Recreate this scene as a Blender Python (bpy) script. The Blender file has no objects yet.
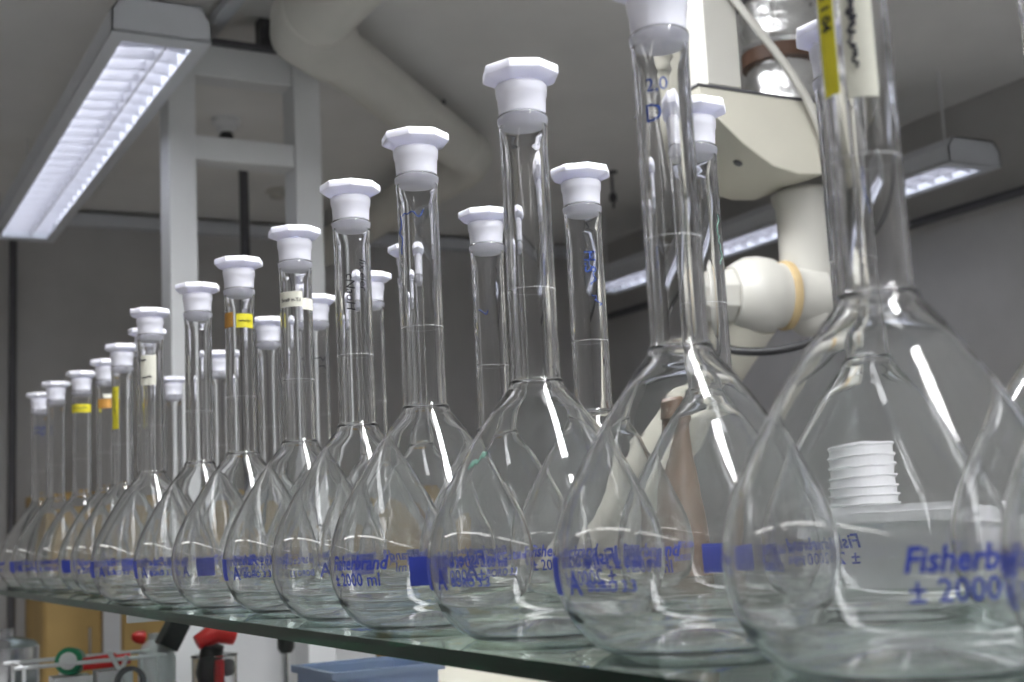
import bpy, bmesh, math, random
from mathutils import Vector, Matrix
PI = math.pi
S = 1.35                      # height of the glass shelf's top above the floor; everything below is built with shelf top = 0
rnd = random.Random(4)
C = bpy.context.scene.collection
sc = bpy.context.scene

# ------------------------------------------------------------------ materials
def nt(name):
    m = bpy.data.materials.new(name); m.use_nodes = True
    return m, m.node_tree.nodes, m.node_tree.links
def principled(name, col, rough=.5, metal=0., noise=0., scale=20., bump=0., spec=.5, trans=0., sss=0., ior=1.5, coat=0.):
    m, n, l = nt(name); b = n['Principled BSDF']
    b.inputs['Base Color'].default_value = (*col, 1); b.inputs['Roughness'].default_value = rough
    b.inputs['Metallic'].default_value = metal; b.inputs['IOR'].default_value = ior
    b.inputs['Specular IOR Level'].default_value = spec; b.inputs['Transmission Weight'].default_value = trans
    b.inputs['Coat Weight'].default_value = coat
    if sss:
        b.inputs['Subsurface Weight'].default_value = sss
        b.inputs['Subsurface Radius'].default_value = (1, 1, 1); b.inputs['Subsurface Scale'].default_value = .006
    if noise or bump:
        tc = n.new('ShaderNodeTexCoord'); tx = n.new('ShaderNodeTexNoise')
        tx.inputs['Scale'].default_value = scale; tx.inputs['Detail'].default_value = 5
        l.new(tc.outputs['Object'], tx.inputs['Vector'])
        if noise:
            r = n.new('ShaderNodeValToRGB')
            r.color_ramp.elements[0].position = .3; r.color_ramp.elements[1].position = .7
            r.color_ramp.elements[0].color = (*[c*(1-noise) for c in col], 1)
            r.color_ramp.elements[1].color = (*[min(1, c*(1+noise)) for c in col], 1)
            l.new(tx.outputs['Fac'], r.inputs['Fac']); l.new(r.outputs['Color'], b.inputs['Base Color'])
        if bump:
            bp = n.new('ShaderNodeBump'); bp.inputs['Strength'].default_value = bump; bp.inputs['Distance'].default_value = .002
            l.new(tx.outputs['Fac'], bp.inputs['Height']); l.new(bp.outputs['Normal'], b.inputs['Normal'])
    return m
def glass(name, col=(1, 1, 1), ior=1.47, rough=0., absorb=None, dens=0.):
    m, n, l = nt(name); n.remove(n['Principled BSDF'])
    g = n.new('ShaderNodeBsdfGlass'); g.inputs['Color'].default_value = (*col, 1)
    g.inputs['IOR'].default_value = ior; g.inputs['Roughness'].default_value = rough
    l.new(g.outputs[0], n['Material Output'].inputs['Surface'])
    if absorb:
        v = n.new('ShaderNodeVolumeAbsorption'); v.inputs['Color'].default_value = (*absorb, 1); v.inputs['Density'].default_value = dens
        l.new(v.outputs[0], n['Material Output'].inputs['Volume'])
    return m
def emit(name, col, s):
    m, n, l = nt(name); n.remove(n['Principled BSDF'])
    e = n.new('ShaderNodeEmission'); e.inputs['Color'].default_value = (*col, 1); e.inputs['Strength'].default_value = s
    l.new(e.outputs[0], n['Material Output'].inputs['Surface']); return m
def flask_material():
    m, n, l = nt('clear_borosilicate_glass'); n.remove(n['Principled BSDF'])
    g = n.new('ShaderNodeBsdfGlass'); g.inputs['Color'].default_value = (.99, .99, .99, 1); g.inputs['IOR'].default_value = 1.47; g.inputs['Roughness'].default_value = 0
    tc = n.new('ShaderNodeTexCoord'); tx = n.new('ShaderNodeTexNoise'); tx.inputs['Scale'].default_value = 38; tx.inputs['Detail'].default_value = 2
    mp = n.new('ShaderNodeMapping'); mp.inputs['Scale'].default_value = (1, 1, .35); l.new(tc.outputs['Object'], mp.inputs['Vector']); l.new(mp.outputs[0], tx.inputs['Vector'])
    bp = n.new('ShaderNodeBump'); bp.inputs['Strength'].default_value = .35; bp.inputs['Distance'].default_value = .00045
    l.new(tx.outputs['Fac'], bp.inputs['Height']); l.new(bp.outputs['Normal'], g.inputs['Normal'])
    d = n.new('ShaderNodeBsdfDiffuse'); d.inputs['Color'].default_value = (.85, .85, .86, 1)
    mx = n.new('ShaderNodeMixShader'); mx.inputs[0].default_value = .006          # pale diffuse haze added to lighten the bulbs, like thin dust
    l.new(g.outputs[0], mx.inputs[1]); l.new(d.outputs[0], mx.inputs[2]); l.new(mx.outputs[0], n['Material Output'].inputs['Surface'])
    return m
M = dict(
    glass=flask_material(),
    shelf=glass('green_edged_float_glass', (.96, 1, .98), 1.52, 0, (.26, .68, .60), 12.),
    stop=principled('white_polyethylene', (.83, .83, .92), .38, sss=.7),
    ring=principled('white_graduation_enamel', (.75, .76, .78), .5),
    ink=principled('blue_enamel_print', (.05, .085, .58), .5),
    black_ink=principled('black_marker_ink', (.02, .02, .03), .6),
    blue_ink=principled('blue_marker_ink', (.03, .08, .35), .6),
    green_ink=principled('green_marker_smear', (.22, .42, .34), .6),
    yellow=principled('yellow_tape', (.72, .64, .03), .6, noise=.1, scale=60),
    orange=principled('orange_brown_tape', (.45, .22, .04), .6, noise=.15, scale=60),
    paper=principled('cream_paper_label', (.70, .69, .60), .7, noise=.05, scale=80),
    wall=principled('grey_wall_paint', (.47, .465, .46), .85, noise=.05, scale=6, bump=.1),
    ceil=principled('grey_ceiling_paint', (.78, .775, .76), .9, noise=.05, scale=3, bump=.1),
    floor=principled('grey_linoleum', (.62, .61, .60), .4, noise=.15, scale=9),
    white=principled('white_lacquer', (.72, .73, .74), .4, noise=.02, scale=10),
    housing=principled('grey_white_lamp_sheet', (.58, .60, .64), .45, noise=.02, scale=10),
    louvre=principled('satin_louvre_sheet', (.50, .50, .54), .3, metal=.15),
    tube_far=emit('aged_fluorescent_tube', (.90, .92, 1.0), 6.5),  # set weaker than the diffusers so the louvres do not burn out
    opal=emit('opal_diffuser', (.97, .98, 1.0), 40.),
    opal_aisle=emit('opal_aisle_diffuser', (1.0, .98, .96), 5.5),
    duct=principled('painted_duct', (.70, .69, .64), .7, noise=.04, scale=5),
    dark=principled('dark_rubber', (.02, .02, .022), .5, noise=.1, scale=30),
    darkgrey=principled('dark_grey_metal', (.09, .09, .10), .5, noise=.1, scale=20),
    cream=principled('cream_plastic', (.57, .55, .47), .38, noise=.03, scale=8),
    creamw=principled('off_white_plastic', (.50, .49, .45), .38, noise=.02, scale=8),
    ochre=principled('yellowed_seal', (.48, .36, .19), .6, noise=.1, scale=30),
    foil=principled('crinkled_foil', (.82, .82, .82), .22, metal=1., bump=1., scale=60),
    brown=principled('brown_plastic', (.10, .058, .034), .5, noise=.2, scale=20),
    brownstrap=principled('brown_clamp_strap', (.10, .05, .03), .5, noise=.2, scale=20),
    tan=principled('tan_laminate', (.55, .37, .13), .55, noise=.08, scale=7),
    plastic=principled('milky_plastic', (.80, .80, .82), .35, noise=.03, scale=30),
    bench=principled('grey_bench_laminate', (.42, .43, .44), .4, noise=.05, scale=20),
    blue=principled('translucent_blue_plastic', (.55, .63, .90), .3, noise=.04, scale=10, trans=.25),
    red=principled('red_plastic', (.62, .02, .02), .35, noise=.05, scale=20),
    green=principled('green_plastic', (.01, .22, .10), .35, noise=.05, scale=20),
    blackp=principled('black_plastic', (.018, .018, .018), .35, noise=.1, scale=20),
    chrome=principled('brushed_steel', (.55, .56, .58), .25, metal=1., noise=.08, scale=40),
    clear=glass('clear_plastic', (.95, .95, .95), 1.45, .02),
)

# ------------------------------------------------------------------ mesh helpers
def obj(name, bm, mat, parent=None, smooth=False, bevel=0, loc=None):
    me = bpy.data.meshes.new(name); bmesh.ops.recalc_face_normals(bm, faces=bm.faces) if len(bm.faces) < 60000 else None
    bm.to_mesh(me); bm.free()
    if smooth:
        for p in me.polygons: p.use_smooth = True
        me.set_sharp_from_angle(angle=math.radians(38))
    me.materials.append(M[mat] if isinstance(mat, str) else mat)
    o = bpy.data.objects.new(name, me); C.objects.link(o)
    if parent: o.parent = parent
    if loc: o.location = loc
    if bevel:
        md = o.modifiers.new('bevel', 'BEVEL'); md.width = bevel; md.segments = 3; md.limit_method = 'ANGLE'
        for p in me.polygons: p.use_smooth = True
        md.harden_normals = True
    return o
def box(bm, x0, x1, y0, y1, z0, z1, rot=None, at=(0, 0, 0)):
    vs = [Vector((x, y, z)) for x in (x0, x1) for y in (y0, y1) for z in (z0, z1)]
    if rot is not None: vs = [rot @ v for v in vs]
    v = [bm.verts.new(p + Vector(at)) for p in vs]
    for f in ((0, 1, 3, 2), (4, 6, 7, 5), (0, 4, 5, 1), (2, 3, 7, 6), (0, 2, 6, 4), (1, 5, 7, 3)): bm.faces.new([v[i] for i in f])
    return bm
def B(*a, **k): return box(bmesh.new(), *a, **k)
def spline(pts, n):
    out = []
    P = [pts[0]] + list(pts) + [pts[-1]]
    for i in range(1, len(P)-2):
        for k in range(n):
            t = k/n; a, b, c, d = P[i-1], P[i], P[i+1], P[i+2]
            out.append(tuple(.5*((2*b[j]) + (-a[j]+c[j])*t + (2*a[j]-5*b[j]+4*c[j]-d[j])*t*t + (-a[j]+3*b[j]-3*c[j]+d[j])*t**3) for j in range(len(b))))
    out.append(tuple(pts[-1])); return out
def lathe(bm, prof, seg=48, axis=None, close=False, at=(0, 0, 0), phase=0.):
    """prof = [(z, r)]; axis = direction the local z is turned to"""
    q = Vector((0, 0, 1)).rotation_difference(Vector(axis).normalized()).to_matrix() if axis is not None else Matrix.Identity(3)
    rings = []
    for z, r in prof:
        if r < 1e-6: rings.append([bm.verts.new(q @ Vector((0, 0, z)) + Vector(at))])
        else: rings.append([bm.verts.new(q @ Vector((r*math.cos(2*PI*k/seg+phase), r*math.sin(2*PI*k/seg+phase), z)) + Vector(at)) for k in range(seg)])
    pairs = list(zip(rings[:-1], rings[1:]))
    if close: pairs.append((rings[-1], rings[0]))
    for a, b in pairs:
        for k in range(seg):
            k2 = (k+1) % seg
            if len(a) == 1 and len(b) == 1: break
            if len(a) == 1: bm.faces.new((a[0], b[k2], b[k]))
            elif len(b) == 1: bm.faces.new((a[k], a[k2], b[0]))
            else: bm.faces.new((a[k], a[k2], b[k2], b[k]))
    if not close:
        for ring in (rings[0], rings[-1]):
            if len(ring) > 1: bm.faces.new(ring)
    return bm
def L(prof, **k): return lathe(bmesh.new(), prof, **k)
def tube(bm, pts, r, seg=12, smooth_n=0):
    pts = [Vector(p) for p in (spline(pts, smooth_n) if smooth_n else pts)]
    rs = r if isinstance(r, (list, tuple)) else [r]*len(pts)
    rings = []; up = None
    for i, p in enumerate(pts):
        d = (pts[min(i+1, len(pts)-1)] - pts[max(i-1, 0)]).normalized()
        if up is None: up = d.orthogonal().normalized()
        up = (up - d*up.dot(d)).normalized(); s = d.cross(up)
        rings.append([bm.verts.new(p + (up*math.cos(2*PI*k/seg) + s*math.sin(2*PI*k/seg))*rs[i]) for k in range(seg)])
    for a, b in zip(rings[:-1], rings[1:]):
        for k in range(seg): bm.faces.new((a[k], a[(k+1) % seg], b[(k+1) % seg], b[k]))
    bm.faces.new(rings[0]); bm.faces.new(rings[-1]); return bm
def T(*a, **k): return tube(bmesh.new(), *a, **k)
def prism(bm, poly, lo, hi, axis='x'):
    """poly in the other two axes"""
    def P(a, b, c): return {'x': (c, a, b), 'y': (a, c, b), 'z': (a, b, c)}[axis]
    A = [bm.verts.new(P(a, b, lo)) for a, b in poly]; D = [bm.verts.new(P(a, b, hi)) for a, b in poly]
    bm.faces.new(A); bm.faces.new(D[::-1])
    for i in range(len(poly)):
        j = (i+1) % len(poly); bm.faces.new((A[i], D[i], D[j], A[j]))
    return bm
def tag(o, label=None, cat=None, group=None, kind=None):
    if label: o['label'] = label
    if cat: o['category'] = cat
    if group: o['group'] = group
    if kind: o['kind'] = kind
    return o
def thing(name, label, cat, loc=(0, 0, 0), group=None, rz=0):
    o = bpy.data.objects.new(name, None); C.objects.link(o); o.location = loc; o.rotation_euler = (0, 0, rz)
    o.empty_display_size = .05
    return tag(o, label, cat, group)
def struct(name, bm, mat, parent=None, **k):
    o = obj(name, bm, mat, parent, **k)
    if not parent: tag(o, kind='structure')
    return o

# ------------------------------------------------------------------ room shell
FZ, CZ_ = -S, 1.55
X0, X1, Y0, Y1 = -5.8, 7.4, -3.4, 3.75
struct('floor', B(X0-.1, X1+.1, Y0-.1, Y1+.1, FZ-.1, FZ), 'floor')
struct('ceiling', B(X0-.1, X1+.1, Y0-.1, Y1+.1, CZ_, CZ_+.1), 'ceil')
struct('wall_far', B(X0-.1, X0, Y0, Y1, FZ, CZ_), 'wall')
struct('wall_right', B(X0-.1, X1+.1, Y1, Y1+.1, FZ, CZ_), 'wall')
struct('wall_near', B(X1, X1+.1, Y0, Y1, FZ, CZ_), 'wall')
struct('wall_left', B(X0-.1, X1+.1, Y0-.1, Y0, FZ, CZ_), 'wall')
struct('baseboard_far', B(X0, X0+.015, Y0, Y1, FZ, FZ+.1), 'darkgrey')
struct('baseboard_right', B(X0+.02, X1-.02, Y1-.015, Y1, FZ, FZ+.1), 'darkgrey')
struct('trim_1', B(X0, X0+.05, Y0+.02, Y1-.05, CZ_-.075, CZ_-.02), 'housing', bevel=.005)

# ------------------------------------------------------------------ luminaires
def luminaire(x0, x1, y0, y1, z, label, group='ceiling luminaires in rows', brackets=(.12,), h=.085, tm='tube_far', louvred=True):
    t = thing('ceiling_luminaire', label, 'ceiling light', ((x0+x1)/2, (y0+y1)/2, z), group)
    lx, ly = (x1-x0)/2, (y1-y0)/2
    rim = .032
    bm = bmesh.new()
    prof_o = [(-ly, 0), (ly, 0), (ly, h*.62), (ly*.78, h), (-ly*.78, h), (-ly, h*.62)]
    # hollow sheet body: outer shell with the bottom cut open
    w = .004
    # side, top and end sheets as one joined body
    A = prof_o
    prism(bm, [A[1], A[2], (A[2][0]-w, A[2][1]), (A[1][0]-w, 0)], -lx, lx, 'x')
    prism(bm, [A[0], A[5], (A[5][0]+w, A[5][1]), (A[0][0]+w, 0)], -lx, lx, 'x')
    prism(bm, [A[2], A[3], A[4], A[5], (A[5][0]+w, A[5][1]-w), (A[4][0], A[4][1]-w), (A[3][0], A[3][1]-w), (A[2][0]-w, A[2][1]-w)], -lx, lx, 'x')
    for s in (-1, 1): prism(bm, A, s*lx-(w if s > 0 else 0), s*lx+(0 if s > 0 else w), 'x')
    for s in (-1, 1): box(bm, -lx, lx, s*ly-(rim if s > 0 else 0), s*ly+(0 if s > 0 else rim), -.003, .003)
    for s in (-1, 1): box(bm, s*lx-(.05 if s > 0 else 0), s*lx+(0 if s > 0 else .05), -ly+rim, ly-rim, -.003, .003)
    obj('housing', bm, 'housing', t)
    bm = bmesh.new(); n = max(2, int((2*lx-.12)/.080))
    for i in range(n):
        x = -lx+.06+(2*lx-.12)*(i+.5)/n
        prism(bm, [(-ly+rim, .003), (-ly+rim, .046), (.024, .036), (ly-rim, .046), (ly-rim, .003), (.024, .010)], x-.0008, x+.0008, 'x')
    box(bm, -lx+.055, lx-.055, -.002+.024, .002+.024, .002, .044)
    if louvred:
        obj('louvre', bm, 'louvre', t)
        for s in (-1, 1):
            obj('tube', L([(-lx+.07, .010), (lx-.07, .010)], seg=14, axis=(1, 0, 0), at=(0, s*ly*.42, .064)), tm, t, smooth=False)
    else:
        bm.free(); obj('diffuser', B(-lx+.052, lx-.052, -ly+rim+.001, ly-rim-.001, .004, .010), tm, t)
    for b in brackets:
        for e in (-1, 1):
            bm = B(e*(lx-b)-.03, e*(lx-b)+.03, -.06, .06, h, h+.012)
            tube(bm, [(e*(lx-b), 0, h+.01), (e*(lx-b), 0, CZ_-z)], .004, 8)
            obj('suspension_bracket', bm, 'white', t)
    return t
luminaire(-4.92, -2.80, .578, .800, 1.20, 'long suspended louvred luminaire lit at the upper left of the photo')
for k, lab in enumerate(['suspended diffuser luminaire directly above the shelf of flasks, out of the photo', 'suspended diffuser luminaire above the bench end beside the camera', 'third diffuser luminaire of the bench row, beyond the camera', 'last diffuser luminaire of the bench row by the near wall']):
    luminaire(-2.28+k*2.2, -.12+k*2.2, .578, .800, 1.20, lab, tm='opal', louvred=False)
luminaire(-5.3, -2.92, 3.28, 3.52, 1.19, 'long louvred luminaire beside the right wall, behind the fume arm and largest flask')
luminaire(-2.2, -.1, 3.28, 3.52, 1.19, 'louvred luminaire beside the right wall, outside the photo on the right')
luminaire(-2.6, -.5, -2.4, -2.17, 1.20, 'diffuser luminaire over the aisle behind the camera', tm='opal_aisle', louvred=False)
luminaire(-.2, 1.9, -2.4, -2.17, 1.20, 'diffuser luminaire over the aisle behind the camera, nearer the end wall', tm='opal_aisle', louvred=False)
luminaire(-5.1, -3.0, -2.4, -2.17, 1.20, 'diffuser luminaire over the aisle left of the photo', tm='opal_aisle', louvred=False)

# ------------------------------------------------------------------ ceiling services
def T2(name, pts, r, mat, label, cat, seg=20, sn=8):
    base = Vector(pts[0]); bm = T([tuple(Vector(p)-base) for p in pts], r, seg, sn)
    return tag(obj(name, bm, mat, smooth=True, loc=tuple(base)), label, cat)
dz = 1.42
t = thing('ventilation_duct', 'thick grey round ventilation duct with elbows under the ceiling, upper middle', 'duct', (-3.5, 1.3, dz))
def rel(p): return (p[0]+3.5, p[1]-1.3, p[2]-dz)
obj('duct_run', T([rel(p) for p in [(-3.22, 1.22, dz), (-4.00, 2.03, dz)]], .082, 32), 'duct', t, smooth=True)
obj('elbow', T([rel(p) for p in [(-3.02, 1.145, dz), (-3.10, 1.145, dz), (-3.17, 1.165, dz), (-3.22, 1.22, dz), (-3.27, 1.27, dz)]], [.100, .100, .100, .098, .094], 32, 0), 'duct', t, smooth=True)
obj('duct_run', T([rel(p) for p in [(-2.30, 1.145, dz), (-3.02, 1.145, dz)]], .096, 32), 'duct', t, smooth=True)
obj('elbow', T([rel(p) for p in [(-3.99, 2.02, dz), (-4.08, 2.11, dz), (-4.20, 2.15, dz), (-4.35, 2.15, dz)]], .084, 32, 4), 'duct', t, smooth=True)
obj('duct_run', T([rel(p) for p in [(-4.3, 2.15, dz), (-5.79, 2.15, dz)]], .082, 32), 'duct', t, smooth=True)
bm = bmesh.new()
for p in [(-3.9, 1.926)]:
    tube(bm, [rel((p[0], p[1], dz+.08)), rel((p[0], p[1], CZ_))], .008, 8)
obj('hanger', bm, 'darkgrey', t)
tag(obj('cable_channel', B(-1.7, 1.7, -.02, .02, 0, .03), 'housing', loc=(-4.0, 1.0, 1.51)), 'thin dark cable channel running along the ceiling past the white frame', 'cable channel')
T2('conduit_pipe', [(-5.75, .90, 1.49), (-3.6, .90, 1.49)], .03, 'duct', 'slim grey conduit pipe under the ceiling behind the upper left luminaire', 'pipe', sn=0)
tag(obj('smoke_detector', L([(0, .0), (0, .05), (-.012, .052), (-.02, .035), (-.034, .033), (-.04, .022), (-.04, 0)], seg=32), 'creamw', smooth=True, loc=(-5.2, 1.76, CZ_)), 'small round smoke detector on the ceiling between the two white posts', 'smoke detector')
t = thing('hose_reel_outlet', 'dark hose hanging from a round ceiling outlet between the two white posts', 'hose', (-4.35, 1.29, CZ_))
obj('rosette', L([(0, 0), (0, .05), (-.02, .05), (-.03, .034), (-.05, .03), (-.05, 0)], seg=32), 'white', t, smooth=True)
obj('outlet_ball', L([(-.045, 0), (-.05, .018), (-.065, .026), (-.08, .018), (-.085, 0)], seg=24), 'dark', t, smooth=True)
obj('hose', T([(0, 0, -.06), (0, 0, -.10), (.0, .03, -.13), (0, .055, -.17), (0, .06, -.3), (0, .06, -1.3), (0, .065, -2.4), (0, .065, -2.899)], .017, 12, 5), 'darkgrey', t, smooth=True)
for (px, py, lab) in [(-4.49, .40, 'short dark ceiling hook with a wire left of the upper left luminaire'), (-4.49, 3.0, 'short dark ceiling hook with a wire above the far right luminaire')]:
    t = thing('ceiling_hook', lab, 'hook', (px, py, CZ_), 'ceiling hooks')
    obj('plate', L([(0, 0), (0, .025), (-.006, .025), (-.006, 0)], seg=20), 'darkgrey', t)
    bm = T([(0, 0, -.005), (0, 0, -.16)], .006, 8); lathe(bm, [(-.10, 0), (-.10, .016), (-.13, .016), (-.13, 0)], 12)
    obj('hook_rod', bm, 'darkgrey', t)
T2('wall_pipe', [(-5.74, .77, 1.5), (-5.74, .77, .6), (-5.74, .77, -1.349)], .016, 'darkgrey', 'thin dark vertical pipe down the far wall at the left edge', 'pipe', sn=0)
T2('cable_rail', [(-5.7, 3.70, 1.14), (-.1, 3.70, 1.14)], .018, 'darkgrey', 'dark cable rail along the right wall under the luminaire', 'rail', sn=0)

# white service frame
t = thing('service_frame', 'white painted frame of two posts and two crossbars behind the flasks', 'frame', (-3.45, 1.06, FZ))
def P_(n, y0, y1, z0, z1, d=0):
    obj(n, B(-.05+d, .05-d, y0-1.06, y1-1.06, z0-FZ, z1-FZ), 'white', t, bevel=.004)
P_('post', .850, .925, FZ, 1.42); P_('post', 1.207, 1.285, FZ, 1.42)
P_('crossbar', .925, 1.207, 1.110, 1.178, .01); P_('crossbar', .925, 1.207, 1.350, 1.44, .01)
bm = B(-.06, .06, -.25, .26, 1.44-FZ, 1.455-FZ); box(bm, -.02, .02, .06, .12, 1.455-FZ, CZ_-FZ)
obj('top_rail', bm, 'darkgrey', t)

# tan cupboards on the far wall
t = thing('tall_cupboard', 'tan wood cupboard front along the far wall under the shelf line', 'cupboard', (-5.55, 1.7, FZ))
obj('cupboard_body', B(-.23, .22, -.87, .95, 0, .296-FZ), 'tan', t, bevel=.004)
yy = [-.87, -.655, -.58, .02, .49, .95]
for a, b in ((0, 1), (2, 3), (3, 4), (4, 5)):
    d = obj('door', B(.221, .24, yy[a]+.006, yy[b]-.006, .1, .29-FZ), 'tan', t, bevel=.003)
    obj('handle', T([(.24, yy[b]-.05, 1.0), (.262, yy[b]-.05, 1.0), (.262, yy[b]-.05, 1.12), (.24, yy[b]-.05, 1.12)], .005, 8), 'chrome', d)
obj('stile', B(.222, .245, yy[1]+.004, yy[2]-.004, 0, .296-FZ), 'white', t)

# white cabinet under/behind the shelf
t = thing('white_cabinet', 'plain white cabinet standing below the shelf behind the red and black bottle', 'cabinet', (-4.1, 1.34, FZ))
obj('cabinet_body', B(-.2, .19, -.245, .27, 0, -.02-FZ), 'white', t, bevel=.004)
for a, b in ((-.24, -.045), (-.037, .265)):
    d = obj('door', B(.191, .208, a, b, .08, -.03-FZ), 'white', t, bevel=.003)
    obj('handle', B(.209, .222, b-.04, b-.03, .8, .95), 'chrome', d)

# ------------------------------------------------------------------ bench and shelf
BZ = -.26
t = thing('lab_bench', 'grey laboratory bench under the glass shelf', 'bench', (-1.1, .64, FZ))
obj('worktop', B(-1.9, 1.9, -.32, .34, BZ-FZ-.03, BZ-FZ), 'bench', t, bevel=.003)
for i in range(5):
    a = -1.86+i*.75
    d = obj('cabinet_front', B(a, a+.73, -.29, .31, .1, BZ-FZ-.031), 'white', t, bevel=.003)
    obj('handle', T([(a+.3, -.29, .9), (a+.3, -.315, .9), (a+.43, -.315, .9), (a+.43, -.29, .9)], .005, 8), 'chrome', d)
obj('plinth', B(-1.84, 1.84, -.24, .28, 0, .1), 'darkgrey', t)
SY0, SY1 = .357, .93
sh = thing('glass_shelf', 'long glass shelf with a dark green polished edge carrying the flasks', 'shelf', (-1.2, .64, 0))
obj('shelf_pane', B(-1.78, 1.8, SY0-.64, SY1-.64, -.0105, 0), 'shelf', sh)
for x in (-2.1, -.2):
    bm = B(x+1.2-.012, x+1.2+.012, SY1-.64-.03, SY1-.64-.006, BZ, -.0107)
    obj('bracket', bm, 'white', sh)
for x in (-1.66,):
    bm = B(x+1.2-.006, x+1.2+.006, SY0-.64+.0, SY0-.64+.04, -.020, -.0107)
    obj('shelf_clip', bm, 'white', sh)

# ------------------------------------------------------------------ volumetric flask
ctrl = [(.0, .046), (.0012, .0515), (.006, .0600), (.017, .0702), (.033, .0777), (.050, .0800), (.066, .0782), (.084, .0725), (.102, .0632), (.118, .0535), (.134, .0432), (.147, .0338), (.156, .0270), (.162, .0220), (.1650, .0198), (.1675, .0192), (.1692, .0187), (.1712, .0172), (.178, .0168)]
outer = spline(ctrl, 5)
up_ = [(.180, .0168), (.19, .0168), (.25, .0168), (.31, .0168), (.334, .0168), (.340, .0170), (.346, .0172), (.349, .0174), (.3510, .0179), (.3530, .0181), (.3548, .0179), (.3555, .0172), (.3550, .0163)]
inner_top = [(.354, .0156), (.350, .0153), (.342, .0149), (.337, .0141), (.333, .0136), (.31, .0136), (.25, .0136), (.20, .0136), (.186, .0136), (.182, .0136)]
inner_b = []
for i in range(len(outer)-3, -1, -1):                      # wall about two millimetres thick, offset along the profile normal
    z, r = outer[i]; z2, r2 = outer[min(i+1, len(outer)-1)]; z1, r1 = outer[max(i-1, 0)]
    dzz, drr = z2-z1, r2-r1; ln = math.hypot(dzz, drr) or 1
    th = .0016 if z > .02 else .0022
    th = min(.0032, th+max(0, (z-.15)/.02)*.0018) if z > .15 else th
    nz, nr = z+drr/ln*th, r-dzz/ln*th
    if nz > .0042 and nr > .0: inner_b.append((nz, nr))
inner_b = [p for p in inner_b if p[0] < .178]
last = inner_b[-1]
inner_bot = [(last[0]-.0005 if last[0] > .0045 else .004, last[1]-.006), (.0040, .044), (.0055, .030), (.0095, .014), (.0105, 0)]
under = [(.0065, 0), (.0060, .012), (.0036, .026), (.0014, .036), (.0002, .043)]
prof = under + outer + up_ + inner_top + inner_b + inner_bot
def flask_glass():
    return L(prof, seg=112)
zs = [p[0] for p in outer]+[.25, .322]; rs_ = [p[1] for p in outer]+[.0168, .0168]
def surf_r(z):
    for i in range(len(zs)-1):
        if zs[i] <= z <= zs[i+1]:
            f = (z-zs[i])/max(1e-9, zs[i+1]-zs[i]); return rs_[i]+(rs_[i+1]-rs_[i])*f
    return rs_[-1]
def text_mesh(txt, size, shear=0., bold=0.):
    cu = bpy.data.curves.new('t', 'FONT'); cu.body = txt; cu.size = size; cu.shear = shear; cu.offset = bold; cu.resolution_u = 2
    o = bpy.data.objects.new('t', cu); C.objects.link(o)
    dg = bpy.context.evaluated_depsgraph_get(); dg.update()
    me = bpy.data.meshes.new_from_object(o.evaluated_get(dg))
    bpy.data.objects.remove(o); bpy.data.curves.remove(cu)
    return me
def wrap_text(bm, txt, size, ang0, z0, R0, shear=0., bold=0., off=.00015, vertical=False, width=None):
    """ang0: angle (radians) where the text starts, seen from outside it runs to the viewer's right"""
    me = text_mesh(txt, size, shear, bold)
    tb = bmesh.new(); tb.from_mesh(me); bmesh.ops.triangulate(tb, faces=tb.faces)
    bpy.data.meshes.remove(me)
    xs = [v.co.x for v in tb.verts]; k = (width/(max(xs)-min(xs))) if width else 1
    mp = {}
    for v in tb.verts:
        u, w = v.co.x*k, v.co.y
        if vertical: u, w = v.co.y, -v.co.x
        z = z0+w; a = ang0+u/R0; r = surf_r(z)+off
        mp[v] = bm.verts.new((r*math.cos(a), r*math.sin(a), z))
    for f in tb.faces:
        try: bm.faces.new([mp[v] for v in f.verts])
        except ValueError: pass
    tb.free(); return bm
def wrap_patch(bm, a0, a1, z0, z1, off=.0002, na=12, nz=6, thick=.00012):
    def grid(o):
        return [[bm.verts.new(((surf_r(z0+(z1-z0)*j/nz)+o)*math.cos(a0+(a1-a0)*i/na), (surf_r(z0+(z1-z0)*j/nz)+o)*math.sin(a0+(a1-a0)*i/na), z0+(z1-z0)*j/nz)) for i in range(na+1)] for j in range(nz+1)]
    g, h = grid(off+thick), grid(off)
    for j in range(nz):
        for i in range(na):
            bm.faces.new((g[j][i], g[j][i+1], g[j+1][i+1], g[j+1][i])); bm.faces.new((h[j][i], h[j+1][i], h[j+1][i+1], h[j][i+1]))
    for i in range(na):
        bm.faces.new((g[0][i], h[0][i], h[0][i+1], g[0][i+1])); bm.faces.new((g[nz][i], g[nz][i+1], h[nz][i+1], h[nz][i]))
    for j in range(nz):
        bm.faces.new((g[j][0], g[j+1][0], h[j+1][0], h[j][0])); bm.faces.new((g[j][na], h[j][na], h[j+1][na], g[j+1][na]))
    return bm
def scribble(bm, a0, z0, da, dzv, n, r=.00035, amp=.0035, vertical=True, seed=1, off=.0003):
    rr = random.Random(seed); pts = []
    for i in range(n):
        f = i/(n-1); s = (rr.random()-.5)*2*amp
        if vertical: z, a = z0+dzv*f+(rr.random()-.5)*.002, a0+da*f+s/.0168
        else: z, a = z0+dzv*f+s, a0+da*f
        R_ = surf_r(z)+off; pts.append((R_*math.cos(a), R_*math.sin(a), z))
    return tube(bm, pts, r, 6, 4)

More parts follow.
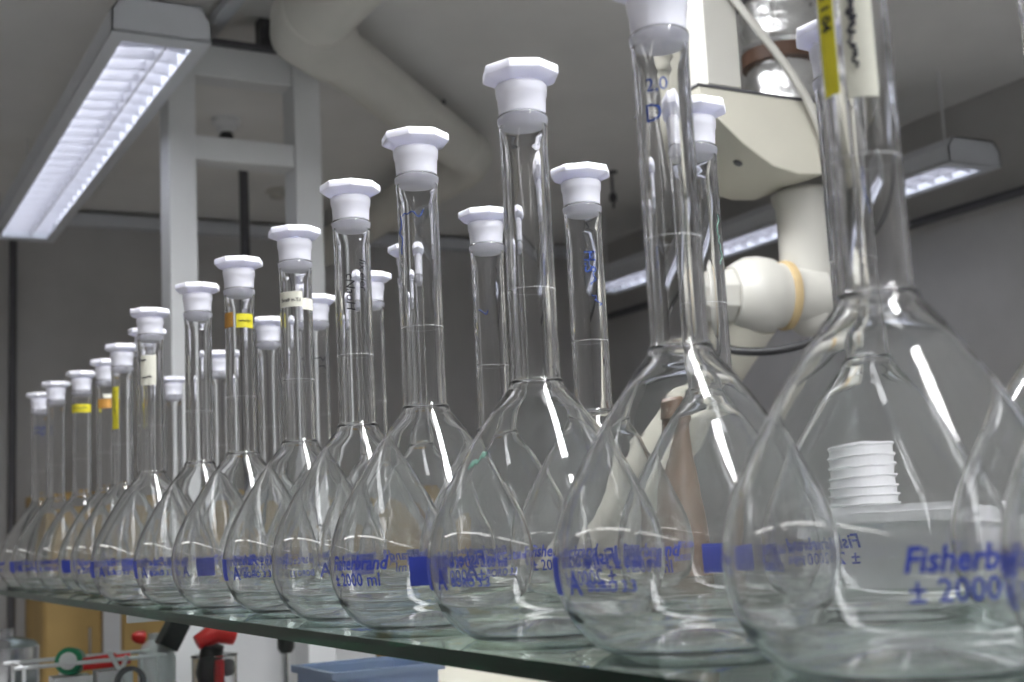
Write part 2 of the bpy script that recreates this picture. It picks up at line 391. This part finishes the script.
def make_stopper(t):
    prof_s = [(.3450, 0), (.3450, .0118), (.3460, .0140), (.3475, .0151), (.350, .01545), (.354, .01575), (.3562, .0160), (.3566, .0166), (.3690, .0174), (.3698, .0181), (.3735, .0184), (.3765, .0184), (.3780, .0172), (.3785, .0170)]
    bm = bmesh.new(); seg = 64; rings = []
    def octr(R, a):
        s_ = (a % (PI/4)) - PI/8; return R*math.cos(PI/8)/math.cos(s_)
    rows = [(z, r, 0) for z, r in prof_s] + [(.3802, .0215, .8), (.3826, .0268, 1), (.3836, .0280, 1), (.3884, .0280, 1), (.3896, .0274, 1), (.3898, .0255, 1), (.3892, .0225, .5), (.3880, .0215, .0), (.3880, 0, 0)]
    for z, r, o in rows:
        if r == 0: rings.append([bm.verts.new((0, 0, z))]); continue
        rings.append([])
        for k in range(seg):
            a = 2*PI*k/seg; q_ = r*(1-o)+octr(r, a)*o
            rings[-1].append(bm.verts.new((q_*math.cos(a), q_*math.sin(a), z)))
    for a, b in zip(rings[:-1], rings[1:]):
        for k in range(seg):
            k2 = (k+1) % seg
            if len(a) == 1: bm.faces.new((a[0], b[k2], b[k]))
            elif len(b) == 1: bm.faces.new((a[k], a[k2], b[0]))
            else: bm.faces.new((a[k], a[k2], b[k2], b[k]))
    o = obj('stopper', bm, 'stop', t, smooth=True)
    return o
LAB = Vector((0, 0, 0))
def make_flask(loc):
    t = thing('volumetric_flask', 'x', 'laboratory flask', loc, 'stoppered volumetric flasks on the glass shelf')
    obj('flask_body', flask_glass(), 'glass', t, smooth=True)
    make_stopper(t)
    obj('graduation_ring', L([(.2315, .01683), (.2315, .01695), (.2319, .01695), (.2319, .01683)], seg=64, close=True), 'ring', t, smooth=True)
    R0 = .0795; deg = PI/180
    for nm, args, kw in (
            ('printed_name', ('Fisherbrand', .0140, 0, .0470, R0, .25, .0004), dict(width=.062)),
            ('printed_volume', ('\u00b1 2000 ml', .0132, 1*deg, .0352, R0, 0, .00015), dict(width=.052)),
            ('printed_class_letter', ('A', .0180, 84*deg, .0350, R0, 0, .0003), {}),
            ('printed_tolerance', ('In 20\u00b0C \u00b1 0,60 ml', .0082, 97*deg, .0485, R0, 0, .0001), dict(width=.045)),
            ('printed_glass_type', ('BORO 3.3', .0082, 97*deg, .0368, R0, 0, .0001), dict(width=.032))):
        obj(nm, wrap_text(bmesh.new(), *args, **kw), 'ink', t)
    bm = wrap_patch(bmesh.new(), 56*deg, 74*deg, .0340, .0545, off=.0001)
    obj('printed_square', bm, 'ink', t)
    return t
def copy_tree(o, parent=None):
    c = o.copy(); C.objects.link(c); c.parent = parent
    for ch in [k for k in all_children[o.name]]: copy_tree_child(ch, c)
    return c
def copy_tree_child(ch, parent):
    c = ch.copy(); C.objects.link(c); c.parent = parent
deg = PI/180
# (x, y, start angle of the print relative to the camera direction in degrees or None, label)
F = [
 (-2.8115, .4308, -100, 'leftmost front-row flask, blue marker on its neck, last before the shelf end'),
 (-2.6235, .4313, -140, 'front-row flask second from the left, bare clear neck without tape or writing'),
 (-2.4641, .4505, -150, 'front-row flask third from the left with a yellow tape band under its stopper'),
 (-2.3041, .4623, -120, 'front-row flask fourth from the left with an orange brown tape band on its neck'),
 (-2.1235, .4513, -60, 'front-row flask with a narrow vertical yellow tape strip, fifth from the left'),
 (-1.9605, .4538, 90, 'flask tucked behind the one with the cream two-line label, only its stopper rim showing'),
 (-1.7934, .4195, -142, 'front-row flask with a cream two-line paper label directly under its stopper'),
 (-1.6034, .4346, -145, 'front-row flask with a plain unmarked neck between cream-labelled and yellow-taped flasks'),
 (-1.443, .4397, 150, 'front-row flask with two short yellow tape pieces directly under its stopper'),
 (-1.283, .4518, -143, 'front-row flask with a small printed white paper label around its neck'),
 (-1.0994, .4425, 118, 'front-row flask with black vertical handwriting down its neck'),
 (-.9388, .4364, -68, 'front-row flask showing the blue 2000 ml print at its left, small blue mark on neck'),
 (-.772, .4432, -147, 'front-row flask in the middle of the photo with the tallest fully visible stopper'),
 (-.6063, .4451, -143, 'front-row flask with blue marker scribbles under a stopper cut by the top edge'),
 (-.4393, .437, 0, 'largest flask at the right with yellow and white tape down its neck'),
 (-.2773, .437, -105, 'front-row flask cut off by the right edge of the photo'),
]
Rr = [
 (-2.5291, .6347, 30, 'back-row flask before the white post, leftmost of the back row'),
 (-2.176, .6254, -30, 'back-row flask second from the left, seen between plain and yellow-taped necks'),
 (-1.8307, .6005, 60, 'back-row flask third from the left, showing beside the small white label'),
 (-1.6459, .6066, 0, 'back-row flask with small black marks, just right of the white-labelled front flask'),
 (-1.4859, .6198, 200, 'back-row flask just right of the neck with black handwriting'),
 (-1.325, .6067, 120, 'back-row flask almost wholly hidden behind the neck with the small blue mark'),
 (-1.1534, .6119, 170, 'back-row flask with a faint blue tick, left of the middle front flask neck'),
 (-.9833, .6225, -50, 'back-row flask with blue scribbled handwriting down its neck, right of the middle flask'),
 (-.7942, .6096, -66, 'back-row flask with green marks on its neck, in front of the cream bracket'),
 (-.6261, .6061, 190, 'back-row flask behind the yellow tape at the upper right'),
 (-.4581, .6061, 40, 'back-row flask at the right edge, behind the cut-off front flask'),
]
proto = make_flask((0, 0, 0))
all_children = {proto.name: [o for o in bpy.data.objects if o.parent == proto]}
flasks = []
for i, (x, y, a, lab) in enumerate(F+Rr):
    cam = math.atan2(-y, -x)
    tocam = math.atan2(0-y, 0-x)
    # seen from the camera, increasing world angle runs to the viewer's right
    rz = tocam + (a if a is not None else 0)*deg
    t = proto if i == 0 else copy_tree(proto)
    t.location = (x, y, .0002); t.scale = (1, 1, 1.0128); t.rotation_euler = (0, 0, rz); t['label'] = lab
    t['group'] = 'volumetric flasks in the front row' if i < len(F) else 'volumetric flasks in the back row'
    flasks.append((t, rz, tocam))
    # own turn of each stopper
    for ch in [o for o in bpy.data.objects if o.parent == t and o.name.startswith('stopper')]:
        ch.rotation_euler = (0, 0, -rz+tocam + rnd.uniform(-.4, .4))
def extra(i, name, fn, mat, label=None):
    t, rz, tc = flasks[i]; base = tc - rz                   # local angle that faces the camera
    bm = bmesh.new(); fn(bm, base); o = obj(name, bm, mat, t)
    if label: o['label'] = label
    return o
# tapes, labels and handwriting
extra(0, 'marker_writing', lambda b, c: (scribble(b, c-.7, .318, 1.3, 0, 9, .0008, .004, False, 3), scribble(b, c-.7, .306, 1.3, 0, 9, .0008, .004, False, 5)), 'blue_ink')
o = extra(2, 'yellow_tape', lambda b, c: wrap_patch(b, c-1.5, c+1.35, .315, .330, na=40), 'yellow')
extra(2, 'tape_writing', lambda b, c: scribble(b, c-1.0, .3225, 1.6, 0, 12, .0007, .0015, False, 5, .0007), 'black_ink')
extra(3, 'orange_tape', lambda b, c: wrap_patch(b, c-.9, c+.75, .306, .322, na=24), 'orange')
extra(3, 'white_tape', lambda b, c: wrap_patch(b, c-.3, c+.8, .3235, .330, na=20), 'paper')
extra(4, 'yellow_tape', lambda b, c: wrap_patch(b, c-1.1, c-.35, .255, .322, na=12), 'yellow')
extra(4, 'tape_writing', lambda b, c: scribble(b, c-.75, .315, 0, -.035, 12, .0005, .0015, True, 6, .0007), 'black_ink')
extra(6, 'paper_label', lambda b, c: wrap_patch(b, c-.85, c+.45, .285, .326, na=24), 'paper')
extra(6, 'label_writing', lambda b, c: (scribble(b, c-.85, .319, .5, 0, 8, .0008, .001, False, 2, .0007), scribble(b, c-.75, .296, .8, 0, 10, .0008, .001, False, 4, .0007)), 'black_ink')
extra(8, 'yellow_tape', lambda b, c: (wrap_patch(b, c-.25, c+1.0, .309, .325, na=20), ), 'yellow')
extra(8, 'orange_tape', lambda b, c: (wrap_patch(b, c-1.5, c-.45, .310, .327, na=20), ), 'orange')
extra(8, 'tape_writing', lambda b, c: scribble(b, c-.1, .317, .9, 0, 10, .0004, .0008, False, 9, .0007), 'black_ink')
extra(9, 'paper_label', lambda b, c: wrap_patch(b, c-1.3, c+.4, .306, .322, na=26), 'paper')
extra(9, 'clear_tape', lambda b, c: wrap_patch(b, c+.41, c+1.5, .303, .315, na=26), 'paper')
extra(9, 'label_writing', lambda b, c: wrap_text(b, '5mall m.T.l', .0050, c-1.0, .3115, .0168, 0, .0001, off=.0007, width=.021), 'black_ink')
extra(10, 'marker_writing', lambda b, c: (wrap_text(b, 'cNaoH', .0115, c-.38, .305, .0168, .2, 0, vertical=True), wrap_text(b, 'fix.eier', .0105, c+.38, .318, .0168, .2, 0, vertical=True)), 'black_ink')
extra(11, 'marker_writing', lambda b, c: (scribble(b, c-.85, .322, 1.1, 0, 8, .0005, .003, False, 3), scribble(b, c-1.0, .32, 0, -.03, 8, .0005, .002, True, 5)), 'blue_ink')
def bulb_patch(b, c): wrap_patch(b, c-.28, c+.1, .118, .131, na=10, nz=4)
extra(12, 'marker_smear', lambda b, c: scribble(b, c-.95, .112, .22, .008, 9, .0007, .003, False, 8), 'green_ink', 'faint green marker smear')
extra(13, 'marker_writing', lambda b, c: (wrap_text(b, '2,0', .0115, c-.62, .3165, .0168, 0, 0), wrap_text(b, 'D', .0155, c-.72, .2985, .0168, 0, 0)), 'blue_ink')
extra(14, 'yellow_tape', lambda b, c: wrap_patch(b, c-1.12, c-.52, .2620, .345, na=10, nz=14), 'yellow')
extra(14, 'tape_writing', lambda b, c: wrap_text(b, 'A 1.28 / 5 1 04', .0075, c-.93, .338, .0168, 0, .0003, off=.0007, vertical=True), 'black_ink')
extra(14, 'paper_label', lambda b, c: wrap_patch(b, c-.32, c+.55, .258, .345, na=14, nz=14), 'paper')
extra(14, 'label_writing', lambda b, c: (scribble(b, c+.08, .338, 0, -.045, 44, .0007, .0018, True, 12, .0007), scribble(b, c-.05, .338, 0, -.066, 60, .0007, .0017, True, 14, .0007)), 'black_ink')
nF = len(F)
extra(nF+3, 'marker_writing', lambda b, c: (scribble(b, c-.2, .305, .9, 0, 8, .0006, .003, False, 3), scribble(b, c+.1, .293, .6, 0, 7, .0006, .002, False, 5)), 'black_ink')
extra(nF+6, 'marker_writing', lambda b, c: scribble(b, c-.7, .285, .6, 0, 6, .0005, .003, False, 6), 'blue_ink')
extra(nF+7, 'marker_writing', lambda b, c: (wrap_text(b, 'H.S', .0150, c-.05, .312, .0168, 0, .0001, vertical=True), scribble(b, c+.35, .31, 0, -.03, 14, .0005, .003, True, 7), scribble(b, c+.2, .272, .5, -.01, 9, .0005, .004, True, 10)), 'blue_ink')
extra(nF+8, 'marker_writing', lambda b, c: scribble(b, c+1.0, .30, 0, -.04, 14, .0005, .002, True, 7), 'green_ink')
extra(nF+9, 'marker_writing', lambda b, c: scribble(b, c+.3, .29, .3, -.03, 12, .0006, .003, True, 7), 'blue_ink')

# ------------------------------------------------------------------ things on the rear of the shelf
t = thing('brown_bottle', 'brown conical plastic bottle on the shelf behind the flask rows', 'bottle', (-1.115, .80, .0002))
obj('bottle_body', L([(0, 0), (0, .030), (.003, .034), (.02, .034), (.07, .031), (.12, .022), (.16, .0145), (.178, .0135), (.178, 0)], seg=40), 'brown', t, smooth=True)
obj('cap', L([(.1782, 0), (.1782, .0155), (.198, .0155), (.201, .013), (.201, 0)], seg=32), 'brown', t, smooth=False)
# stack of white cups
cup = None
for k in range(9):
    if cup is None:
        cup = obj('plastic_cup', L([(0, 0), (0, .026), (.062, .033), (.0635, .035), (.065, .035), (.065, .0327), (.001, .0254), (.001, 0)], seg=40), 'plastic', smooth=False)
        o = cup
    else:
        o = cup.copy(); C.objects.link(o)
    o.location = (-.882, .835, .0002+k*.0085)
    tag(o, 'white plastic cup in the nested stack behind the largest flask', 'cup', 'nested white plastic cups')
def tray(name, label, cat, x, y, w, d, h, mat, rz=0, th=.003, z=.0002, lid=False):
    t = thing(name, label, cat, (x, y, z), rz=rz)
    bm = bmesh.new()
    box(bm, -w/2, w/2, -d/2, d/2, 0, th)
    for s in (-1, 1):
        box(bm, s*w/2-(th if s > 0 else 0), s*w/2+(0 if s > 0 else th), -d/2, d/2, th, h)
        box(bm, -w/2+th, w/2-th, s*d/2-(th if s > 0 else 0), s*d/2+(0 if s > 0 else th), th, h)
    obj('container_body', bm, mat, t)
    bm = bmesh.new()
    for s in (-1, 1):
        box(bm, -w/2-.006, w/2+.006, s*(d/2+.003)-.003, s*(d/2+.003)+.003, h-.006, h+.002)
        box(bm, s*(w/2+.003)-.003, s*(w/2+.003)+.003, -d/2, d/2, h-.006, h+.002)
    obj('rim', bm, mat, t)
    if lid: obj('lid', B(-w/2-.004, w/2+.004, -d/2-.004, d/2+.004, h+.0022, h+.008), mat, t)
    return t
tray('storage_box', 'white milky plastic storage box on the shelf behind the largest flask', 'box', -.755, .82, .15, .13, .070, 'plastic', lid=True)
tray('storage_box', 'second milky white plastic box, rightmost on the rear of the shelf', 'box', -.555, .82, .16, .13, .066, 'plastic', lid=True)
tray('storage_box', 'low grey-white plastic box beside the brown bottle on the shelf', 'box', -.99+.03, .885, .05, .05, .060, 'plastic', lid=True)

# ------------------------------------------------------------------ fume extraction arm
AX, AY = -1.69, 1.528
t = thing('fume_extraction_arm', 'cream jointed fume extraction arm behind the flasks at the right', 'extraction arm', (AX, AY, .40))
def q(x, y, z): return (x-AX, y-AY, z-.40)
obj('support_column', B(-1.65-AX, -1.60-AX, 1.265-AY, 1.335-AY, .762-.4, 1.549-.4), 'creamw', t, bevel=.003)
poly = [(1.245, .757), (1.252, .735), (1.281, .706), (1.33, .668), (1.388, .637), (1.44, .628), (1.495, .632), (1.495, .757)]
br = obj('bracket', prism(bmesh.new(), [(a-AY, b-.40) for a, b in poly], -1.78-AX, -1.60-AX, 'x'), 'cream', t, bevel=.003)
obj('bracket_cover', prism(bmesh.new(), [(a-AY, b-.40) for a, b in [(1.243, .757), (1.243, .7605), (1.497, .7605), (1.497, .757)]], -1.782-AX, -1.598-AX, 'x'), 'darkgrey', t)
for (yy_, zz, xx) in ((1.30, .690, -1.70), (1.355, .654, -1.65), (1.36, .651, -1.745)):
    n = Vector((0, -.5, -1)).normalized()
    obj('screw', L([(0, 0), (0, .008), (.002, .007), (.002, 0)], seg=16, axis=n, at=q(xx, yy_, zz-.001)), 'darkgrey', br)
obj('vertical_tube', L([(-.028, 0), (-.024, .025), (-.010, .042), (.005, .049), (.02, .050), (.20, .050), (.21, .056), (.222, .056), (.226, .05), (.23, .045), (.23, 0)], seg=48), 'creamw', t, smooth=True)
d = Vector((-.25, -1, 0)).normalized(); jo = (.02, 0, .040)
obj('joint_housing', L([(.0, .046), (.055, .047), (.055, .052), (.060, .055), (.088, .056), (.090, .060), (.094, .0605), (.094, .063), (.120, .067), (.140, .065), (.160, .055), (.166, .050), (.166, 0)], seg=48, axis=d, at=jo), 'creamw', t, smooth=True)
obj('seal', L([(.058, .054), (.060, .0585), (.068, .0600), (.073, .0585), (.075, .054)], seg=48, axis=d, close=True, at=jo), 'ochre', t, smooth=True)
kb = bmesh.new(); lathe(kb, [(.1665, 0), (.1665, .047), (.212, .043), (.218, .038), (.218, 0)], 8, axis=d, at=jo)
obj('knob', kb, 'creamw', t, bevel=.003)
jp = Vector(jo)+d*.12
obj('lower_tube', T([tuple(jp+Vector((-.02, .0, -.03))), q(-1.90, 1.38, .25), q(-2.12, 1.38, .115), q(-2.36, 1.38, -.03), q(-2.56, 1.39, -.15)], [.052, .056, .056, .056, .056], 32), 'cream', t, smooth=True)
obj('collector_hood', L([(.15, 0), (.15, .055), (.12, .06), (.06, .10), (.012, .215), (.0, .222), (-.012, .218), (-.05, .16), (-.075, .09), (-.08, 0)], seg=56, at=q(-2.62, 1.33, -.235), axis=(.1, .1, 1)), 'cream', t, smooth=True)
obj('cable', T([q(-1.74, 1.36, .365), q(-1.70, 1.36, .345), q(-1.64, 1.40, .338), q(-1.60, 1.46, .355), q(-1.60, 1.49, .385)], .007, 10, 6), 'dark', t, smooth=True)

# foil flex duct
t = thing('flexible_duct', 'crinkled silver foil duct with a brown clamp hanging above the cream bracket', 'duct', (-1.90, 1.69, .86))
pr = []; zt = 1.549-.86
k = 0; z = .0
while z < zt:
    r = .074 + (.0025 if k % 2 else 0) + rnd.uniform(-.003, .003)
    if .085 < z < .115: r = .068
    pr.append((z, r)); z += .018; k += 1
pr = [(0, 0)] + pr + [(zt, .07), (zt, 0)]
obj('foil_hose', L(pr, seg=40), 'foil', t, smooth=True)
obj('clamp', L([(.088, .068), (.088, .0785), (.116, .0785), (.116, .068)], seg=40, close=True), 'brownstrap', t, smooth=True)
obj('clamp', L([(.215, .072), (.215, .081), (.300, .081), (.300, .072)], seg=40, close=True), 'darkgrey', t, smooth=True)
T2('power_cable', [(-1.66, 1.24, 1.549), (-1.62, 1.24, 1.10), (-1.59, 1.29, .95), (-1.575, 1.42, .79), (-1.582, 1.48, .70), (-1.588, 1.505, .60)], .007, 'creamw', 'cream cable running down in front of the foil duct to the bracket', 'cable', seg=10, sn=8)

# ------------------------------------------------------------------ things on the bench under the shelf
BZ_ = BZ + .0003
t = thing('plastic_tray', 'translucent blue plastic box under the shelf edge in the middle', 'box', (-1.95, .88, BZ_))
bm = bmesh.new(); w, d_, h = .13, .09, .125; th = .003
lo = [(-w/2+.008, -d_/2+.008), (w/2-.008, -d_/2+.008), (w/2-.008, d_/2-.008), (-w/2+.008, d_/2-.008)]
t.location = (-1.86, .75, BZ_)
def wall_box(bm, w, d_, h, th):
    box(bm, -w/2, w/2, -d_/2, d_/2, 0, th)
    for s in (-1, 1):
        box(bm, s*w/2-(th if s > 0 else 0), s*w/2+(0 if s > 0 else th), -d_/2, d_/2, th, h)
        box(bm, -w/2+th, w/2-th, s*d_/2-(th if s > 0 else 0), s*d_/2+(0 if s > 0 else th), th, h)
    return bm
obj('tray_body', wall_box(bmesh.new(), .16, .16, .138, .003), 'blue', t)
bm = bmesh.new()
for s in (-1, 1):
    box(bm, -.088, .088, s*.084-.004, s*.084+.004, .132, .142); box(bm, s*.084-.004, s*.084+.004, -.08, .08, .132, .142)
obj('rim', bm, 'blue', t)
tag(obj('canister', L([(0, 0), (0, .055), (.004, .058), (.155, .058), (.165, .050), (.172, .03), (.175, .012), (.19, .012), (.19, 0)], seg=40), 'chrome', smooth=True, loc=(-2.68, .352, BZ_)), 'brushed steel canister at the lower left corner under the shelf', 'canister')
# white wire rack
t = thing('wire_rack', 'white rod rack holding small tools under the left end of the shelf', 'rack', (-2.30, .43, BZ_))
bm = bmesh.new()
for yv in (-.11, .10):
    for xv in (-.06, .06):
        tube(bm, [(xv, yv, 0), (xv, yv, .15)], .0035, 10)
for xv in (-.06, .06): tube(bm, [(xv, -.125, .15), (xv, .115, .15)], .0035, 10)
for yv in (-.11, .10): tube(bm, [(-.06, yv, .149), (.06, yv, .149)], .0035, 10)
for xv in (-.06, .06): tube(bm, [(xv, -.11, .03), (xv, .10, .03)], .003, 10)
obj('rack_frame', bm, 'white', t, smooth=True)
obj('shelf_plate', B(-.062, .062, -.112, .102, .033, .038), 'white', t)
obj('cross_strap', (lambda b: (tube(b, [(.066, .02, .165), (.066, .055, .10), (.066, .065, .035)], .004, 8), tube(b, [(.066, .05, .155), (.066, .035, .12), (.066, .0, .04)], .004, 8), b)[-1])(bmesh.new()), 'white', t, smooth=True)
# things in the rack
t = thing('thread_spool', 'green spool with a white face lying in the white rack', 'spool', (-2.29, .400, BZ_+.150))
obj('spool_body', L([(-.025, 0), (-.025, .022), (.02, .022), (.024, .019), (.024, 0)], seg=32, axis=(1, -.35, .1)), 'green', t, smooth=False)
obj('spool_face', L([(.0245, 0), (.0245, .014), (.027, .014), (.027, .005), (.026, .004), (.026, 0)], seg=32, axis=(1, -.35, .1)), 'white', t)
o = tag(obj('stand_block', B(-.03, .03, -.03, .03, 0, .088), 'white', loc=(-2.29, .400, BZ_+.0385)), 'white block under the green spool in the rack', 'block')
o.data.materials[0] = M['plastic']
tag(obj('red_marker', L([(-.04, 0), (-.04, .010), (.0, .0115), (.012, .0115), (.014, .009), (.035, .009), (.035, 0)], seg=24, axis=(.15, 1, .05)), 'red', smooth=True, loc=(-2.262, .455, BZ_+.147)), 'short red cylinder lying across the white rack', 'marker')
tag(obj('support_box', B(-.025, .025, -.02, .035, 0, .094), 'plastic', loc=(-2.265, .455, BZ_+.0385)), 'milky box under the red cylinder in the rack', 'box')
t = thing('dropper_bottle', 'small clear bottle with a red round cap behind the green spool', 'bottle', (-2.40, .41, BZ_))
obj('bottle_body', L([(0, 0), (0, .018), (.10, .018), (.125, .009), (.14, .008), (.14, 0)], seg=28), 'plastic', t, smooth=True)
obj('cap', L([(.1402, 0), (.1402, .010), (.155, .010), (.160, .007), (.162, 0)], seg=20), 'red', t, smooth=True)
t = thing('wash_bottle', 'white bottle with a red side nozzle and slanted black cap under the shelf', 'bottle', (-2.42, .572, BZ_))
obj('bottle_body', L([(0, 0), (0, .030), (.004, .033), (.13, .033), (.155, .026), (.165, .015), (.175, .014), (.175, 0)], seg=36), 'plastic', t, smooth=True)
obj('nozzle', L([(0, 0), (0, .012), (.012, .011), (.02, .006), (.022, 0)], seg=20, axis=(.2, -1, .15), at=(0, -.024, .170)), 'red', t, smooth=True)
rot = Matrix.Rotation(-.5, 3, 'X')
obj('cap', B(-.022, .022, -.018, .018, -.03, .030, rot=rot, at=(.036, .022, .178)), 'blackp', t, bevel=.003)
t = thing('pipette_controller', 'red and black pipette controller standing in a clear beaker under the shelf', 'tool', (-2.36, .66, BZ_+.0056))
obj('grip', T([(0, .01, 0), (0, .0, .05), (0, -.012, .10), (.01, -.005, .145)], [.013, .018, .022, .020], 20, 0), 'blackp', t, smooth=True)
obj('red_handle', T([(.02, .0, .01), (.022, .002, .06), (.022, .002, .12)], .009, 16), 'red', t, smooth=True)
obj('head', T([(.01, -.034, .152), (.01, .0, .168), (.01, .034, .156)], [.013, .020, .014], 18, 0), 'red', t, smooth=True)
obj('filter_disc', L([(-.008, 0), (-.008, .015), (.008, .015), (.008, 0)], seg=28, axis=(1, 0, 0), at=(.012, .018, .105)), 'darkgrey', t)
tag(obj('clear_beaker', L([(0, 0), (0, .036), (.003, .038), (.13, .040), (.132, .042), (.134, .040), (.132, .0375), (.005, .0355), (.003, .033), (.003, 0)], seg=48), 'clear', smooth=True, loc=(-2.36, .66, BZ_)), 'clear beaker holding the red and black pipette controller', 'beaker')
t = thing('tape_roll', 'dark ring-shaped roll standing in the white rack near the cross strap', 'roll', (-2.275, .53-.025, BZ_+.0))
t.location = (-2.19, .475, BZ_-.012+.0125)
obj('roll', L([(-.008, .017), (-.008, .024), (.008, .024), (.008, .017)], seg=36, axis=(1, 0, 0), close=True, at=(0, 0, .117)), 'darkgrey', t, smooth=False)
obj('stand', B(-.01, .01, -.02, .02, 0, .092), 'plastic', t)
t = thing('flask_brush', 'black bottle brush standing behind the blue plastic box', 'brush', (-2.6, .88, BZ_))
t.location = (-2.75, .925, BZ_)
obj('handle', T([(0, 0, 0), (0, 0, .10)], .004, 8), 'chrome', t)
obj('bristles', L([(.09, 0), (.09, .012), (.10, .018), (.13, .018), (.145, .01), (.15, 0)], seg=24), 'blackp', t, smooth=True)

# ------------------------------------------------------------------ world, camera
w = bpy.data.worlds.new('World'); sc.world = w; w.use_nodes = True
w.node_tree.nodes['Background'].inputs['Color'].default_value = (.6, .65, .7, 1)
w.node_tree.nodes['Background'].inputs['Strength'].default_value = .05
R = Matrix(((0.4760973454091651, 0.1480302670599925, 0.8668439062071633),
            (0.8780020578212473, -0.024604423047763092, -0.4780240672059747),
            (-0.04943383614490773, 0.9886767228981546, -0.1416849795968663)))
cam = bpy.data.cameras.new('camera'); co = bpy.data.objects.new('camera', cam); C.objects.link(co)
co.matrix_world = Matrix.Translation((0, 0, .073)) @ R.to_4x4()
cam.sensor_width = 36; cam.lens = 1300/1024*36; cam.clip_start = .02
cam.dof.use_dof = True; cam.dof.focus_distance = 1.12; cam.dof.aperture_fstop = cam.lens/5.0
sc.camera = co
for o in sc.objects:
    if o.parent is None: o.location.z += S
sc.view_settings.view_transform = 'Standard'; sc.view_settings.look = 'None'
sc.view_settings.gamma = 1; sc.view_settings.use_curve_mapping = False
sc.view_settings.exposure = .35
cy = sc.cycles
cy.max_bounces = 28; cy.transmission_bounces = 28; cy.glossy_bounces = 10; cy.diffuse_bounces = 4; cy.transparent_max_bounces = 16
cy.caustics_reflective = True; cy.caustics_refractive = True; cy.sample_clamp_indirect = 6; cy.blur_glossy = .5
cy.use_denoising = True
try: cy.denoiser = 'OPENIMAGEDENOISE'; cy.denoising_input_passes = 'RGB_ALBEDO_NORMAL'
except Exception: pass
